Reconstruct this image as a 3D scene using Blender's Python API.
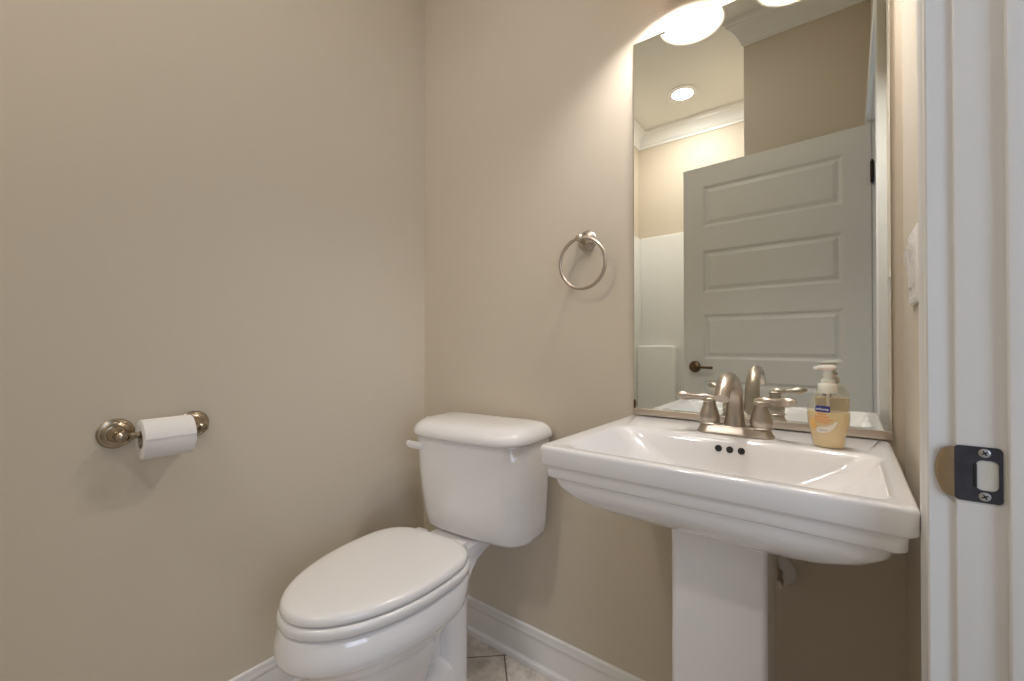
import bpy, bmesh, math
from mathutils import Vector, Matrix

for o in list(bpy.data.objects):
    bpy.data.objects.remove(o)
scene = bpy.context.scene
C = scene.collection
PI = math.pi

# ------------------------------------------------------------------ camera
cam_data = bpy.data.cameras.new('camera')
cam = bpy.data.objects.new('camera', cam_data)
C.objects.link(cam)
cam_data.sensor_width = 36.0
cam_data.lens = 434.0 / 1024.0 * 36.0
cam_data.clip_start = 0.01
cam.location = (0.0, 0.0, 1.04)
cam.rotation_euler = (math.radians(90.45), 0.0, math.radians(37.7))
scene.camera = cam

# ------------------------------------------------------------------ world (daylight outside the added hall window)
world = bpy.data.worlds.new('world')
scene.world = world
world.use_nodes = True
bg = world.node_tree.nodes['Background']
bg.inputs['Color'].default_value = (0.62, 0.76, 1.0, 1)
bg.inputs['Strength'].default_value = 1.0

# ------------------------------------------------------------------ exposure
scene.view_settings.view_transform = 'Standard'
scene.view_settings.look = 'None'
scene.view_settings.gamma = 1.0
scene.view_settings.use_curve_mapping = False
scene.view_settings.exposure = 0.12
scene.cycles.caustics_reflective = False
scene.cycles.caustics_refractive = False
scene.cycles.max_bounces = 14
scene.cycles.diffuse_bounces = 7
scene.cycles.glossy_bounces = 6
scene.cycles.transparent_max_bounces = 12
scene.cycles.sample_clamp_indirect = 6.0

BULB = 325.0          # vanity bulbs, emission strength
CAN_W = 9.0         # recessed shower light, watts
CEIL_W = 2.0        # added fill light under the room ceiling, above the frame
HALL_W = 22.0        # hall daylight fill, sent in through the added window

# ------------------------------------------------------------------ lights
def area(name, loc, rot, sx, sy, watts, col, shape='RECTANGLE', spread=PI):
    l = bpy.data.lights.new(name, 'AREA')
    l.shape = shape
    l.size = sx
    l.size_y = sy
    l.energy = watts
    l.color = col
    l.spread = spread
    o = bpy.data.objects.new(name, l)
    C.objects.link(o)
    o.location = loc
    o.rotation_euler = rot
    return o

CANX, CANY, CZ = -0.875, -0.690, 2.74
area('shower_light', (CANX, CANY, CZ - 0.012), (0, 0, 0), 0.13, 0.13, CAN_W, (1.0, 0.96, 0.92), 'DISK')
RLX, RLY = -0.62, 0.42
area('added_room_fill', (RLX, RLY, CZ - 0.062), (0, 0, 0), 0.34, 0.34, CEIL_W, (1.0, 0.95, 0.88), 'DISK')  # added fill lamp for the room, no such source in view
area('hall_daylight_fill', (1.56, -0.55, 1.35), (0, math.radians(90), 0), 1.5, 1.2, HALL_W, (0.68, 0.79, 1.0))  # fill lamp standing for hall daylight, behind the added window

# ------------------------------------------------------------------ materials
def mat(name, col, rough=0.5, metal=0.0, coat=0.0, spec=0.5, bump=None, mottle=None, **kw):
    m = bpy.data.materials.new(name)
    m.use_nodes = True
    nt = m.node_tree
    p = nt.nodes['Principled BSDF']
    p.inputs['Base Color'].default_value = (*col, 1)
    p.inputs['Roughness'].default_value = rough
    p.inputs['Metallic'].default_value = metal
    p.inputs['Coat Weight'].default_value = coat
    p.inputs['Coat Roughness'].default_value = 0.04
    p.inputs['Specular IOR Level'].default_value = spec
    for k, v in kw.items():
        p.inputs[k.replace('_', ' ')].default_value = v
    tc = nt.nodes.new('ShaderNodeTexCoord')
    if mottle:
        sc_, amt = mottle
        n = nt.nodes.new('ShaderNodeTexNoise')
        n.inputs['Scale'].default_value = sc_
        n.inputs['Detail'].default_value = 4
        nt.links.new(tc.outputs['Object'], n.inputs['Vector'])
        mx = nt.nodes.new('ShaderNodeMix')
        mx.data_type = 'RGBA'
        mx.inputs['A'].default_value = (*[c * (1 - amt) for c in col], 1)
        mx.inputs['B'].default_value = (*[min(1, c * (1 + amt)) for c in col], 1)
        nt.links.new(n.outputs['Fac'], mx.inputs['Factor'])
        nt.links.new(mx.outputs['Result'], p.inputs['Base Color'])
    if bump:
        sc_, st = bump
        n = nt.nodes.new('ShaderNodeTexNoise')
        n.inputs['Scale'].default_value = sc_
        n.inputs['Detail'].default_value = 3
        nt.links.new(tc.outputs['Object'], n.inputs['Vector'])
        b = nt.nodes.new('ShaderNodeBump')
        b.inputs['Strength'].default_value = st
        b.inputs['Distance'].default_value = 0.002
        nt.links.new(n.outputs['Fac'], b.inputs['Height'])
        nt.links.new(b.outputs['Normal'], p.inputs['Normal'])
    return m

def emit(name, col, strength):
    m = bpy.data.materials.new(name)
    m.use_nodes = True
    nt = m.node_tree
    nt.nodes.remove(nt.nodes['Principled BSDF'])
    e = nt.nodes.new('ShaderNodeEmission')
    e.inputs['Color'].default_value = (*col, 1)
    e.inputs['Strength'].default_value = strength
    nt.links.new(e.outputs[0], nt.nodes['Material Output'].inputs[0])
    return m

WALL = mat('wall_paint', (0.620, 0.550, 0.446), 0.55, bump=(220, 0.12), mottle=(1.5, 0.015), spec=0.35)
CEIL = mat('ceiling_paint', (0.78, 0.77, 0.73), 0.8, bump=(150, 0.1))
TRIM = mat('white_trim_paint', (0.80, 0.79, 0.77), 0.3, bump=(60, 0.03))
DOORM = mat('white_door_paint', (0.76, 0.75, 0.71), 0.4, bump=(90, 0.05))
PORC = mat('white_porcelain', (0.83, 0.805, 0.79), 0.07, coat=0.6, mottle=(3, 0.006))
SEATM = mat('white_seat_plastic', (0.81, 0.785, 0.76), 0.22, coat=0.2, mottle=(3, 0.006))
NICKEL = mat('brushed_nickel', (0.52, 0.455, 0.39), 0.33, 1.0, bump=(300, 0.04))
ANTIQUE = mat('antique_nickel', (0.40, 0.33, 0.24), 0.24, 1.0, bump=(120, 0.05))
CHANNEL = mat('satin_metal_channel', (0.62, 0.54, 0.46), 0.42, 1.0, bump=(200, 0.03))
BRONZE = mat('dark_bronze', (0.16, 0.105, 0.06), 0.32, 1.0, bump=(100, 0.05))
HINGE = mat('black_hinge_metal', (0.05, 0.04, 0.03), 0.4, 0.8, bump=(100, 0.05))
PLATE = mat('dark_blued_steel', (0.10, 0.098, 0.115), 0.34, 0.9, bump=(120, 0.15), mottle=(60, 0.35))
LIPM = mat('worn_brass_lip', (0.46, 0.35, 0.23), 0.4, 1.0, bump=(160, 0.1), mottle=(60, 0.2))
SCREW = mat('steel_screw', (0.62, 0.60, 0.57), 0.3, 1.0, bump=(100, 0.05))
BLACK = mat('dark_hole', (0.015, 0.012, 0.01), 0.6, bump=(50, 0.05))
WOODHOLE = mat('painted_mortise', (0.72, 0.69, 0.62), 0.6, bump=(120, 0.5), mottle=(90, 0.12))
PAPER = mat('toilet_paper', (0.83, 0.80, 0.77), 0.95, bump=(400, 0.25), spec=0.1)
CARD = mat('cardboard_core', (0.38, 0.30, 0.22), 0.9, bump=(150, 0.1))
FIBER = mat('white_fiberglass', (0.80, 0.79, 0.76), 0.18, coat=0.3, mottle=(2, 0.01))
PLASTIC = mat('white_plastic', (0.80, 0.77, 0.74), 0.35, bump=(80, 0.02))
PUMP = mat('white_pump_plastic', (0.84, 0.80, 0.72), 0.3, bump=(80, 0.02), Subsurface_Weight=0.2)
BLUE = mat('navy_label_ink', (0.035, 0.035, 0.22), 0.3, mottle=(200, 0.05))
ORANGE = mat('orange_label_ink', (0.85, 0.30, 0.07), 0.35, mottle=(150, 0.15))
PEEL = mat('pale_orange_label_ink', (0.9, 0.52, 0.14), 0.35, mottle=(150, 0.1))
CREAMY = mat('cream_label_ink', (0.86, 0.80, 0.68), 0.35, mottle=(90, 0.05))
WHITEINK = mat('white_label_ink', (0.85, 0.85, 0.85), 0.4, mottle=(90, 0.02))
GREYINK = mat('grey_label_ink', (0.35, 0.33, 0.35), 0.4, mottle=(90, 0.02))
HALLW = mat('hall_wall_paint', (0.60, 0.58, 0.54), 0.6, bump=(220, 0.1))
BULBM = emit('lit_bulb', (1.0, 0.965, 0.945), BULB)
LENSM = emit('lit_lens', (1.0, 0.96, 0.9), 2.0)

def mirror_glass():
    m = bpy.data.materials.new('silvered_mirror')
    m.use_nodes = True
    nt = m.node_tree
    p = nt.nodes['Principled BSDF']
    p.inputs['Base Color'].default_value = (0.90, 0.93, 0.90, 1)
    p.inputs['Metallic'].default_value = 1.0
    p.inputs['Roughness'].default_value = 0.0
    return m
MIRROR = mirror_glass()

def shade_glass():
    m = bpy.data.materials.new('opal_shade_glass')
    m.use_nodes = True
    nt = m.node_tree
    p = nt.nodes['Principled BSDF']
    p.inputs['Base Color'].default_value = (0.86, 0.82, 0.76, 1)
    p.inputs['Roughness'].default_value = 0.2
    t = nt.nodes.new('ShaderNodeBsdfTranslucent')
    t.inputs['Color'].default_value = (0.9, 0.8, 0.65, 1)
    mx = nt.nodes.new('ShaderNodeMixShader')
    mx.inputs[0].default_value = 0.13
    nt.links.new(p.outputs[0], mx.inputs[1])
    nt.links.new(t.outputs[0], mx.inputs[2])
    nt.links.new(mx.outputs[0], nt.nodes['Material Output'].inputs[0])
    return m
SHADE = shade_glass()

def clear_plastic():
    m = bpy.data.materials.new('clear_bottle_plastic')
    m.use_nodes = True
    nt = m.node_tree
    nt.nodes.remove(nt.nodes['Principled BSDF'])
    tr = nt.nodes.new('ShaderNodeBsdfTransparent')
    tr.inputs['Color'].default_value = (0.97, 0.965, 0.94, 1)
    gl = nt.nodes.new('ShaderNodeBsdfGlossy')
    gl.inputs['Roughness'].default_value = 0.06
    df = nt.nodes.new('ShaderNodeBsdfDiffuse')
    df.inputs['Color'].default_value = (0.85, 0.8, 0.7, 1)
    lw = nt.nodes.new('ShaderNodeLayerWeight')
    lw.inputs['Blend'].default_value = 0.5
    pw = nt.nodes.new('ShaderNodeMath')
    pw.operation = 'POWER'
    pw.inputs[1].default_value = 3.0
    fr = nt.nodes.new('ShaderNodeMath')
    fr.operation = 'MULTIPLY_ADD'
    fr.inputs[1].default_value = 0.5
    fr.inputs[2].default_value = 0.04
    nt.links.new(lw.outputs['Facing'], pw.inputs[0])
    nt.links.new(pw.outputs[0], fr.inputs[0])
    m1 = nt.nodes.new('ShaderNodeMixShader')
    m1.inputs[0].default_value = 0.10
    nt.links.new(tr.outputs[0], m1.inputs[1])
    nt.links.new(df.outputs[0], m1.inputs[2])
    m2 = nt.nodes.new('ShaderNodeMixShader')
    nt.links.new(fr.outputs[0], m2.inputs[0])
    nt.links.new(m1.outputs[0], m2.inputs[1])
    nt.links.new(gl.outputs[0], m2.inputs[2])
    nt.links.new(m2.outputs[0], nt.nodes['Material Output'].inputs[0])
    return m
CLEAR = clear_plastic()
LIQUID = mat('peach_liquid_soap', (0.95, 0.74, 0.42), 0.25, bump=(30, 0.02), Subsurface_Weight=0.3, Subsurface_Scale=0.02)
LIQUID.node_tree.nodes['Principled BSDF'].inputs['Subsurface Radius'].default_value = (1.0, 0.6, 0.3)

def window_glass():
    m = bpy.data.materials.new('window_pane_glass')
    m.use_nodes = True
    nt = m.node_tree
    nt.nodes.remove(nt.nodes['Principled BSDF'])
    tr = nt.nodes.new('ShaderNodeBsdfTransparent')
    gl = nt.nodes.new('ShaderNodeBsdfGlossy')
    gl.inputs['Roughness'].default_value = 0.02
    mx = nt.nodes.new('ShaderNodeMixShader')
    mx.inputs[0].default_value = 0.06
    nt.links.new(tr.outputs[0], mx.inputs[1])
    nt.links.new(gl.outputs[0], mx.inputs[2])
    nt.links.new(mx.outputs[0], nt.nodes['Material Output'].inputs[0])
    return m
PANE = window_glass()

def tile_mat():
    """square beige-grey stone tiles laid on the diagonal, grey-brown grout"""
    m = bpy.data.materials.new('diagonal_stone_tile')
    m.use_nodes = True
    nt = m.node_tree
    p = nt.nodes['Principled BSDF']
    tc = nt.nodes.new('ShaderNodeTexCoord')
    mp = nt.nodes.new('ShaderNodeMapping')
    mp.inputs['Rotation'].default_value = (0, 0, math.radians(-43))
    # put a joint crossing where the photograph has one
    a = math.radians(-43)
    jx, jy = -0.912, 1.138
    rx = jx * math.cos(a) - jy * math.sin(a)
    ry = jx * math.sin(a) + jy * math.cos(a)
    mp.inputs['Location'].default_value = (-rx, -ry, 0)
    nt.links.new(tc.outputs['Object'], mp.inputs['Vector'])
    br = nt.nodes.new('ShaderNodeTexBrick')
    br.offset = 0.0
    br.inputs['Color1'].default_value = (0.80, 0.745, 0.675, 1)
    br.inputs['Color2'].default_value = (0.66, 0.60, 0.52, 1)
    br.inputs['Mortar'].default_value = (0.20, 0.15, 0.11, 1)
    br.inputs['Scale'].default_value = 1.0
    br.inputs['Brick Width'].default_value = 0.33
    br.inputs['Row Height'].default_value = 0.33
    br.inputs['Mortar Size'].default_value = 0.003
    br.inputs['Mortar Smooth'].default_value = 0.3
    nt.links.new(mp.outputs[0], br.inputs['Vector'])
    n = nt.nodes.new('ShaderNodeTexNoise')
    n.inputs['Scale'].default_value = 26
    n.inputs['Detail'].default_value = 8
    n.inputs['Roughness'].default_value = 0.65
    nt.links.new(tc.outputs['Object'], n.inputs['Vector'])
    rp = nt.nodes.new('ShaderNodeValToRGB')
    rp.color_ramp.elements[0].position = 0.3
    rp.color_ramp.elements[0].color = (0.66, 0.62, 0.57, 1)
    rp.color_ramp.elements[1].position = 0.68
    rp.color_ramp.elements[1].color = (1.1, 1.1, 1.1, 1)
    nt.links.new(n.outputs['Fac'], rp.inputs[0])
    mx = nt.nodes.new('ShaderNodeMix')
    mx.data_type = 'RGBA'
    mx.blend_type = 'MULTIPLY'
    mx.inputs['Factor'].default_value = 1.0
    nt.links.new(br.outputs['Color'], mx.inputs['A'])
    nt.links.new(rp.outputs[0], mx.inputs['B'])
    nt.links.new(mx.outputs['Result'], p.inputs['Base Color'])
    p.inputs['Roughness'].default_value = 0.35
    b = nt.nodes.new('ShaderNodeBump')
    b.inputs['Strength'].default_value = 0.3
    b.inputs['Distance'].default_value = 0.002
    b.invert = True
    nt.links.new(br.outputs['Fac'], b.inputs['Height'])
    nt.links.new(b.outputs[0], p.inputs['Normal'])
    return m
TILE = tile_mat()

# ------------------------------------------------------------------ mesh helpers
OFF = {}

def tag(o, label=None, cat=None, group=None, kind=None):
    if label: o['label'] = label
    if cat: o['category'] = cat
    if group: o['group'] = group
    if kind: o['kind'] = kind
    return o

def thing(name, label, cat, loc=(0, 0, 0), rotz=0.0, group=None, local=False):
    o = bpy.data.objects.new(name, None)
    o.empty_display_size = 0.05
    C.objects.link(o)
    o.location = loc
    o.rotation_euler = (0, 0, rotz)
    OFF[o.name] = Vector((0, 0, 0)) if local else Vector(loc)
    return tag(o, label, cat, group)

def build(name, V, F, m, parent=None, smooth=True, angle=32, fix=True):
    off = OFF.get(parent.name, Vector((0, 0, 0))) if parent else Vector((0, 0, 0))
    me = bpy.data.meshes.new(name)
    me.from_pydata([tuple(Vector(v) - off) for v in V], [], F)
    if fix:
        bm = bmesh.new()
        bm.from_mesh(me)
        bmesh.ops.recalc_face_normals(bm, faces=bm.faces)
        bm.to_mesh(me)
        bm.free()
    if smooth:
        me.shade_smooth()
        me.set_sharp_from_angle(angle=math.radians(angle))
    me.materials.append(m)
    o = bpy.data.objects.new(name, me)
    C.objects.link(o)
    if parent:
        o.parent = parent
        OFF[o.name] = off
    return o

class MB:
    def __init__(s): s.V, s.F = [], []
    def add(s, V, F):
        k = len(s.V)
        s.V += [tuple(v) for v in V]
        s.F += [tuple(i + k for i in f) for f in F]
        return s
    def make(s, name, m, parent=None, **kw):
        return build(name, s.V, s.F, m, parent, **kw)

def boxvf(x0, x1, y0, y1, z0, z1):
    V = [(x0, y0, z0), (x1, y0, z0), (x1, y1, z0), (x0, y1, z0), (x0, y0, z1), (x1, y0, z1), (x1, y1, z1), (x0, y1, z1)]
    F = [(3, 2, 1, 0), (4, 5, 6, 7), (0, 1, 5, 4), (1, 2, 6, 5), (2, 3, 7, 6), (3, 0, 4, 7)]
    return V, F

def bevvf(V, F, w, seg=2):
    bm = bmesh.new()
    vs = [bm.verts.new(v) for v in V]
    for f in F: bm.faces.new([vs[i] for i in f])
    bmesh.ops.bevel(bm, geom=list(bm.edges), offset=w, segments=seg, profile=0.5, affect='EDGES')
    bm.verts.index_update()
    V2 = [tuple(v.co) for v in bm.verts]
    F2 = [tuple(v.index for v in f.verts) for f in bm.faces]
    bm.free()
    return V2, F2

def bbox(x0, x1, y0, y1, z0, z1, w=0.002, seg=2):
    return bevvf(*boxvf(x0, x1, y0, y1, z0, z1), w, seg)

def loft(loops, cap0=True, cap1=True, close=False):
    n = len(loops[0])
    V = [v for l in loops for v in l]
    F = []
    L = len(loops)
    for i in range(L if close else L - 1):
        a, b = i * n, ((i + 1) % L) * n
        for j in range(n):
            k = (j + 1) % n
            F.append((a + j, a + k, b + k, b + j))
    if not close:
        if cap0: F.append(tuple(range(n - 1, -1, -1)))
        if cap1: F.append(tuple(range((L - 1) * n, L * n)))
    return V, F

def rr(x0, x1, y0, y1, r, z, n=6):
    """rounded rectangle loop at height z; r is one radius or (front, back)"""
    rf, rb = (r if isinstance(r, (tuple, list)) else (r, r))
    out = []
    for cx, cy, a0, q in ((x1 - rb, y1 - rb, 0, rb), (x0 + rb, y1 - rb, 90, rb), (x0 + rf, y0 + rf, 180, rf), (x1 - rf, y0 + rf, 270, rf)):
        for i in range(n + 1):
            a = math.radians(a0 + 90 * i / n)
            out.append((cx + q * math.cos(a), cy + q * math.sin(a), z))
    return out

def frame_axes(d):
    d = Vector(d).normalized()
    u = d.cross(Vector((0, 0, 1)))
    if u.length < 1e-4: u = Vector((1, 0, 0))
    u.normalize()
    return d, u, d.cross(u).normalized()

def lathe(prof, base, axis=(0, 0, 1), n=32):
    """prof: (radius, distance along axis)"""
    d, u, w = frame_axes(axis)
    b = Vector(base)
    loops = [[b + d * h + (u * math.cos(2 * PI * j / n) + w * math.sin(2 * PI * j / n)) * max(r, 1e-5) for j in range(n)] for r, h in prof]
    return loft(loops)

def catmull(P, sub=6):
    P = [Vector(p) for p in P]
    Q = [2 * P[0] - P[1]] + P + [2 * P[-1] - P[-2]]
    out = []
    for i in range(1, len(Q) - 2):
        for k in range(sub):
            t = k / sub
            a, b, c, d = Q[i - 1], Q[i], Q[i + 1], Q[i + 2]
            out.append(0.5 * ((2 * b) + (c - a) * t + (2 * a - 5 * b + 4 * c - d) * t * t + (3 * b - a - 3 * c + d) * t ** 3))
    out.append(P[-1])
    return out

def tube(P, R, n=16, sq=(1, 1), up=(1, 0, 0), sub=0):
    """tube along P, radius list R, sq scales the two cross axes (side = up axis)"""
    if sub:
        RR = catmull([(r, 0, 0) for r in R], sub)
        R = [max(v.x, 1e-4) for v in RR]
        if isinstance(sq, list):
            S = catmull([(s[0], s[1], 0) for s in sq], sub)
            sq = [(v.x, v.y) for v in S]
        P = catmull(P, sub)
    P = [Vector(p) for p in P]
    if not isinstance(sq, list): sq = [sq] * len(P)
    loops = []
    upv = Vector(up).normalized()
    for i, p in enumerate(P):
        t = (P[min(i + 1, len(P) - 1)] - P[max(i - 1, 0)]).normalized()
        s = (upv - t * upv.dot(t))
        if s.length < 1e-4: s = Vector((0, 1, 0)) - t * t.y
        s.normalize()
        w = t.cross(s)
        loops.append([p + (s * math.cos(2 * PI * j / n) * sq[i][0] + w * math.sin(2 * PI * j / n) * sq[i][1]) * R[i] for j in range(n)])
    return loft(loops)

def torus(c, R, r, axis, n=64, m=12):
    d, u, w = frame_axes(axis)
    c = Vector(c)
    loops = []
    for i in range(n):
        a = 2 * PI * i / n
        e = u * math.cos(a) + w * math.sin(a)
        loops.append([c + e * (R + r * math.cos(2 * PI * j / m)) + d * r * math.sin(2 * PI * j / m) for j in range(m)])
    return loft(loops, close=True)

def sphere(c, r, n=20, m=12, s=(1, 1, 1)):
    loops = []
    for i in range(m + 1):
        t = -PI / 2 + PI * i / m
        q = max(math.cos(t), 1e-4)
        loops.append([(c[0] + r * s[0] * q * math.cos(2 * PI * j / n), c[1] + r * s[1] * q * math.sin(2 * PI * j / n), c[2] + r * s[2] * math.sin(t)) for j in range(n)])
    return loft(loops)

def struct(name, mb, m, **kw):
    return tag(mb.make(name, m, **kw), kind='structure')

# ------------------------------------------------------------------ room shell
XL, XR, YB, YF, YS = -1.348, 0.090, 1.170, -0.250, -1.120   # left wall, door wall, mirror wall, stub wall, shower back
XS = -0.430                                                # end of the stub wall
XH = 1.42                                                  # hall far wall
TW = 0.12                                                  # door wall thickness
JY0, JY1 = -0.180, 0.650                                   # doorway between the jambs
JT = 0.018
DH = 2.035                                                 # doorway height

struct('floor', MB().add(*boxvf(XL - 0.12, XH + 0.12, -1.95, YB + 0.12, -0.1, 0.0)), TILE, smooth=False)
struct('ceiling', MB().add(*boxvf(XL - 0.12, XH + 0.12, -1.95, YB + 0.12, CZ, CZ + 0.1)), CEIL, smooth=False)
struct('wall_left', MB().add(*boxvf(XL - 0.12, XL, YS - 0.12, YB + 0.12, 0, CZ)), WALL, smooth=False)
struct('wall_back', MB().add(*boxvf(XL, XH, YB, YB + 0.12, 0, CZ)), WALL, smooth=False)
wr = MB()
wr.add(*boxvf(XR, XR + TW, JY1 + JT, YB, 0, CZ))
wr.add(*boxvf(XR, XR + TW, JY0 - JT, JY1 + JT, DH + JT, CZ))
wr.add(*boxvf(XR, XR + TW, YF, JY0 - JT, 0, CZ))
struct('wall_right', wr, WALL, smooth=False)
struct('wall_front', MB().add(*boxvf(XS, XR + TW, YF - 0.10, YF, 0, CZ)), WALL, smooth=False)
struct('wall_shower_side', MB().add(*boxvf(XS, XS + 0.10, YS, YF - 0.10, 0, CZ)), WALL, smooth=False)
struct('wall_shower_back', MB().add(*boxvf(XL, XS + 0.10, YS - 0.12, YS, 0, CZ)), WALL, smooth=False)
WY0, WY1, WZ0, WZ1 = -1.15, 0.05, 0.60, 2.10
hw = MB()
hw.add(*boxvf(XH, XH + 0.12, -1.95, WY0, 0, CZ)).add(*boxvf(XH, XH + 0.12, WY1, YB, 0, CZ))
hw.add(*boxvf(XH, XH + 0.12, WY0, WY1, 0, WZ0)).add(*boxvf(XH, XH + 0.12, WY0, WY1, WZ1, CZ))
struct('wall_hall', hw, HALLW, smooth=False)
struct('wall_hall_end', MB().add(*boxvf(XR, XH, -1.90, -1.78, 0, CZ)), HALLW, smooth=False)
struct('wall_hall_side', MB().add(*boxvf(XR, XR + TW, -1.78, YF - 0.10, 0, CZ)), HALLW, smooth=False)
# unseen hall window, added opposite the doorway to let fill light in
wf = MB()
for y0, y1, z0, z1 in ((WY0, WY0 + 0.05, WZ0, WZ1), (WY1 - 0.05, WY1, WZ0, WZ1), (WY0 + 0.05, WY1 - 0.05, WZ0, WZ0 + 0.05), (WY0 + 0.05, WY1 - 0.05, WZ1 - 0.05, WZ1), (WY0 + 0.05, WY1 - 0.05, 1.33, 1.37)):
    wf.add(*bbox(XH + 0.03, XH + 0.09, y0, y1, z0, z1, 0.004))
win = struct('added_window_1', wf, TRIM)
MB().add(*boxvf(XH + 0.058, XH + 0.063, WY0 + 0.05, WY1 - 0.05, WZ0 + 0.05, WZ1 - 0.05)).make('added_window_pane', PANE, win, smooth=False)

ROOM = [(XL, YS), (XS, YS), (XS, YF), (XR, YF), (XR, YB), (XL, YB)]

def sweep(poly, edges, prof, ends=None):
    """run a moulding profile (distance from wall, z) along polygon edges with mitred corners"""
    n = len(poly)
    mb = MB()
    for e in edges:
        p0, p1 = Vector(poly[e]), Vector(poly[(e + 1) % n])
        pm, pn = Vector(poly[e - 1]), Vector(poly[(e + 2) % n])
        d = (p1 - p0).normalized()
        nn = Vector((-d.y, d.x))
        dm, dn = (p0 - pm).normalized(), (pn - p1).normalized()
        s0 = Vector((-dm.y, dm.x)) + nn
        s1 = Vector((-dn.y, dn.x)) + nn
        s0 /= s0.dot(nn)
        s1 /= s1.dot(nn)
        q0, q1 = p0, p1
        if ends and e in ends:
            a, b = ends[e]
            if a is not None: q0, s0 = p0 + d * a, nn
            if b is not None: q1, s1 = p0 + d * b, nn
        l0 = [(q0.x + s0.x * w, q0.y + s0.y * w, z) for w, z in prof]
        l1 = [(q1.x + s1.x * w, q1.y + s1.y * w, z) for w, z in prof]
        mb.add(*loft([l0, l1]))
    return mb

BASE_P = [(0, 0), (0.028, 0), (0.028, 0.008), (0.0255, 0.014), (0.021, 0.0185), (0.0155, 0.0205), (0.0145, 0.022), (0.0145, 0.082), (0.0125, 0.085), (0.0125, 0.089), (0.0145, 0.0925), (0.0142, 0.097), (0.0105, 0.101), (0.0085, 0.106), (0.0075, 0.112), (0.005, 0.1155), (0, 0.1165)]
CROWN_P = [(0, 2.625), (0.008, 2.625), (0.010, 2.640), (0.016, 2.645), (0.022, 2.660), (0.036, 2.682), (0.056, 2.700), (0.072, 2.708), (0.074, 2.716), (0.086, 2.722), (0.090, 2.7395), (0, 2.7395)]
struct('baseboard_left', sweep(ROOM, [5], BASE_P, {5: (None, YB - YF)}), TRIM, angle=50)
struct('baseboard_back', sweep(ROOM, [4], BASE_P), TRIM, angle=50)
struct('baseboard_right', sweep(ROOM, [3], BASE_P, {3: (0.735 - YF, None)}), TRIM, angle=50)
struct('baseboard_front', sweep(ROOM, [2], BASE_P), TRIM, angle=50)
struct('trim_1', sweep(ROOM, (0, 2, 3, 4, 5), CROWN_P), TRIM, angle=40)

# door jamb with stops, then the casing on the room side
jb = MB()
jb.add(*bbox(XR, XR + TW, JY1, JY1 + JT, 0, DH + JT, 0.0015))
jb.add(*bbox(XR, XR + TW, JY0 - JT, JY0, 0, DH + JT, 0.0015))
jb.add(*bbox(XR, XR + TW, JY0, JY1, DH, DH + JT, 0.0015))
jb.add(*bbox(0.126, 0.164, JY1 - 0.011, JY1, 0, DH, 0.003))
jb.add(*bbox(0.126, 0.164, JY0, JY0 + 0.011, 0, DH, 0.003))
jb.add(*bbox(0.126, 0.164, JY0 + 0.011, JY1 - 0.011, DH - 0.011, DH, 0.003))
struct('trim_2', jb, TRIM)
CP = [(0.0, 0.0), (0.0, 0.0200), (0.0015, 0.0215), (0.012, 0.0215), (0.016, 0.0175), (0.046, 0.019), (0.050, 0.0215), (0.062, 0.0215), (0.0645, 0.019), (0.0645, 0.0)]
cs = MB()
CW = 0.0645
a, b, zt = JY1 + 0.005, JY0 - 0.005, DH + 0.005
cs.add(*loft([[(XR - t, a + w, 0) for w, t in CP], [(XR - t, a + w, zt + w) for w, t in CP], [(XR - t, b - w, zt + w) for w, t in CP], [(XR - t, b - w, 0) for w, t in CP]]))
struct('trim_3', cs, TRIM, angle=40)
cs = MB()
cs.add(*loft([[(XR + TW + t, a + w, 0) for w, t in CP], [(XR + TW + t, a + w, zt + w) for w, t in CP], [(XR + TW + t, b - w, zt + w) for w, t in CP], [(XR + TW + t, b - w, 0) for w, t in CP]]))
struct('trim_4', cs, TRIM, angle=40)

# ------------------------------------------------------------------ open door (seen in the mirror)
DW, DT = 0.828, 0.035
door = thing('door_1', 'white five panel door standing open with a dark bronze lever, seen in the mirror', 'door', (0.087, JY0 + 0.004, 0.012), math.radians(180 + 4.0), local=True)
door['kind'] = 'structure'
# local: x from hinge to free edge, +y is the back, face that shows in the mirror at y = 0 side (turned by 180: local -y = room +y)
PZ = [(0.215, 0.465), (0.585, 0.830), (0.945, 1.190), (1.312, 1.545), (1.675, 1.902)]
PX0, PX1 = 0.102, 0.722
DTOP = 2.012
mb = MB()
def quad(V): mb.add(V, [(0, 1, 2, 3)])
yf = 0.0
for side in (0, 1):
    y0 = 0.0 if side == 0 else DT
    sg = 1 if side == 0 else -1
    def q(x0, x1, z0, z1): quad([(x0, y0, z0), (x1, y0, z0), (x1, y0, z1), (x0, y0, z1)])
    zs = [0.0] + [z for p in PZ for z in p] + [DTOP]
    for i in range(0, len(zs), 2): q(0, DW, zs[i], zs[i + 1])
    for z0, z1 in PZ:
        q(0, PX0, z0, z1)
        q(PX1, DW, z0, z1)
        rings = [(0.0, 0.0), (0.006, 0.004), (0.012, 0.009), (0.018, 0.010), (0.034, 0.004), (0.036, 0.003)]
        L = [[(PX0 + k, y0 + sg * dd, z0 + k), (PX1 - k, y0 + sg * dd, z0 + k), (PX1 - k, y0 + sg * dd, z1 - k), (PX0 + k, y0 + sg * dd, z1 - k)] for k, dd in rings]
        mb.add(*loft(L, cap0=False))
e = [(0, 0), (DW, 0)]
quad([(0, 0, 0), (0, DT, 0), (0, DT, DTOP), (0, 0, DTOP)])
quad([(DW, 0, 0), (DW, DT, 0), (DW, DT, DTOP), (DW, 0, DTOP)])
quad([(0, 0, 0), (DW, 0, 0), (DW, DT, 0), (0, DT, 0)])
quad([(0, 0, DTOP), (DW, 0, DTOP), (DW, DT, DTOP), (0, DT, DTOP)])
bm = bmesh.new()
vs = [bm.verts.new(v) for v in mb.V]
for f in mb.F: bm.faces.new([vs[i] for i in f])
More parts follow.
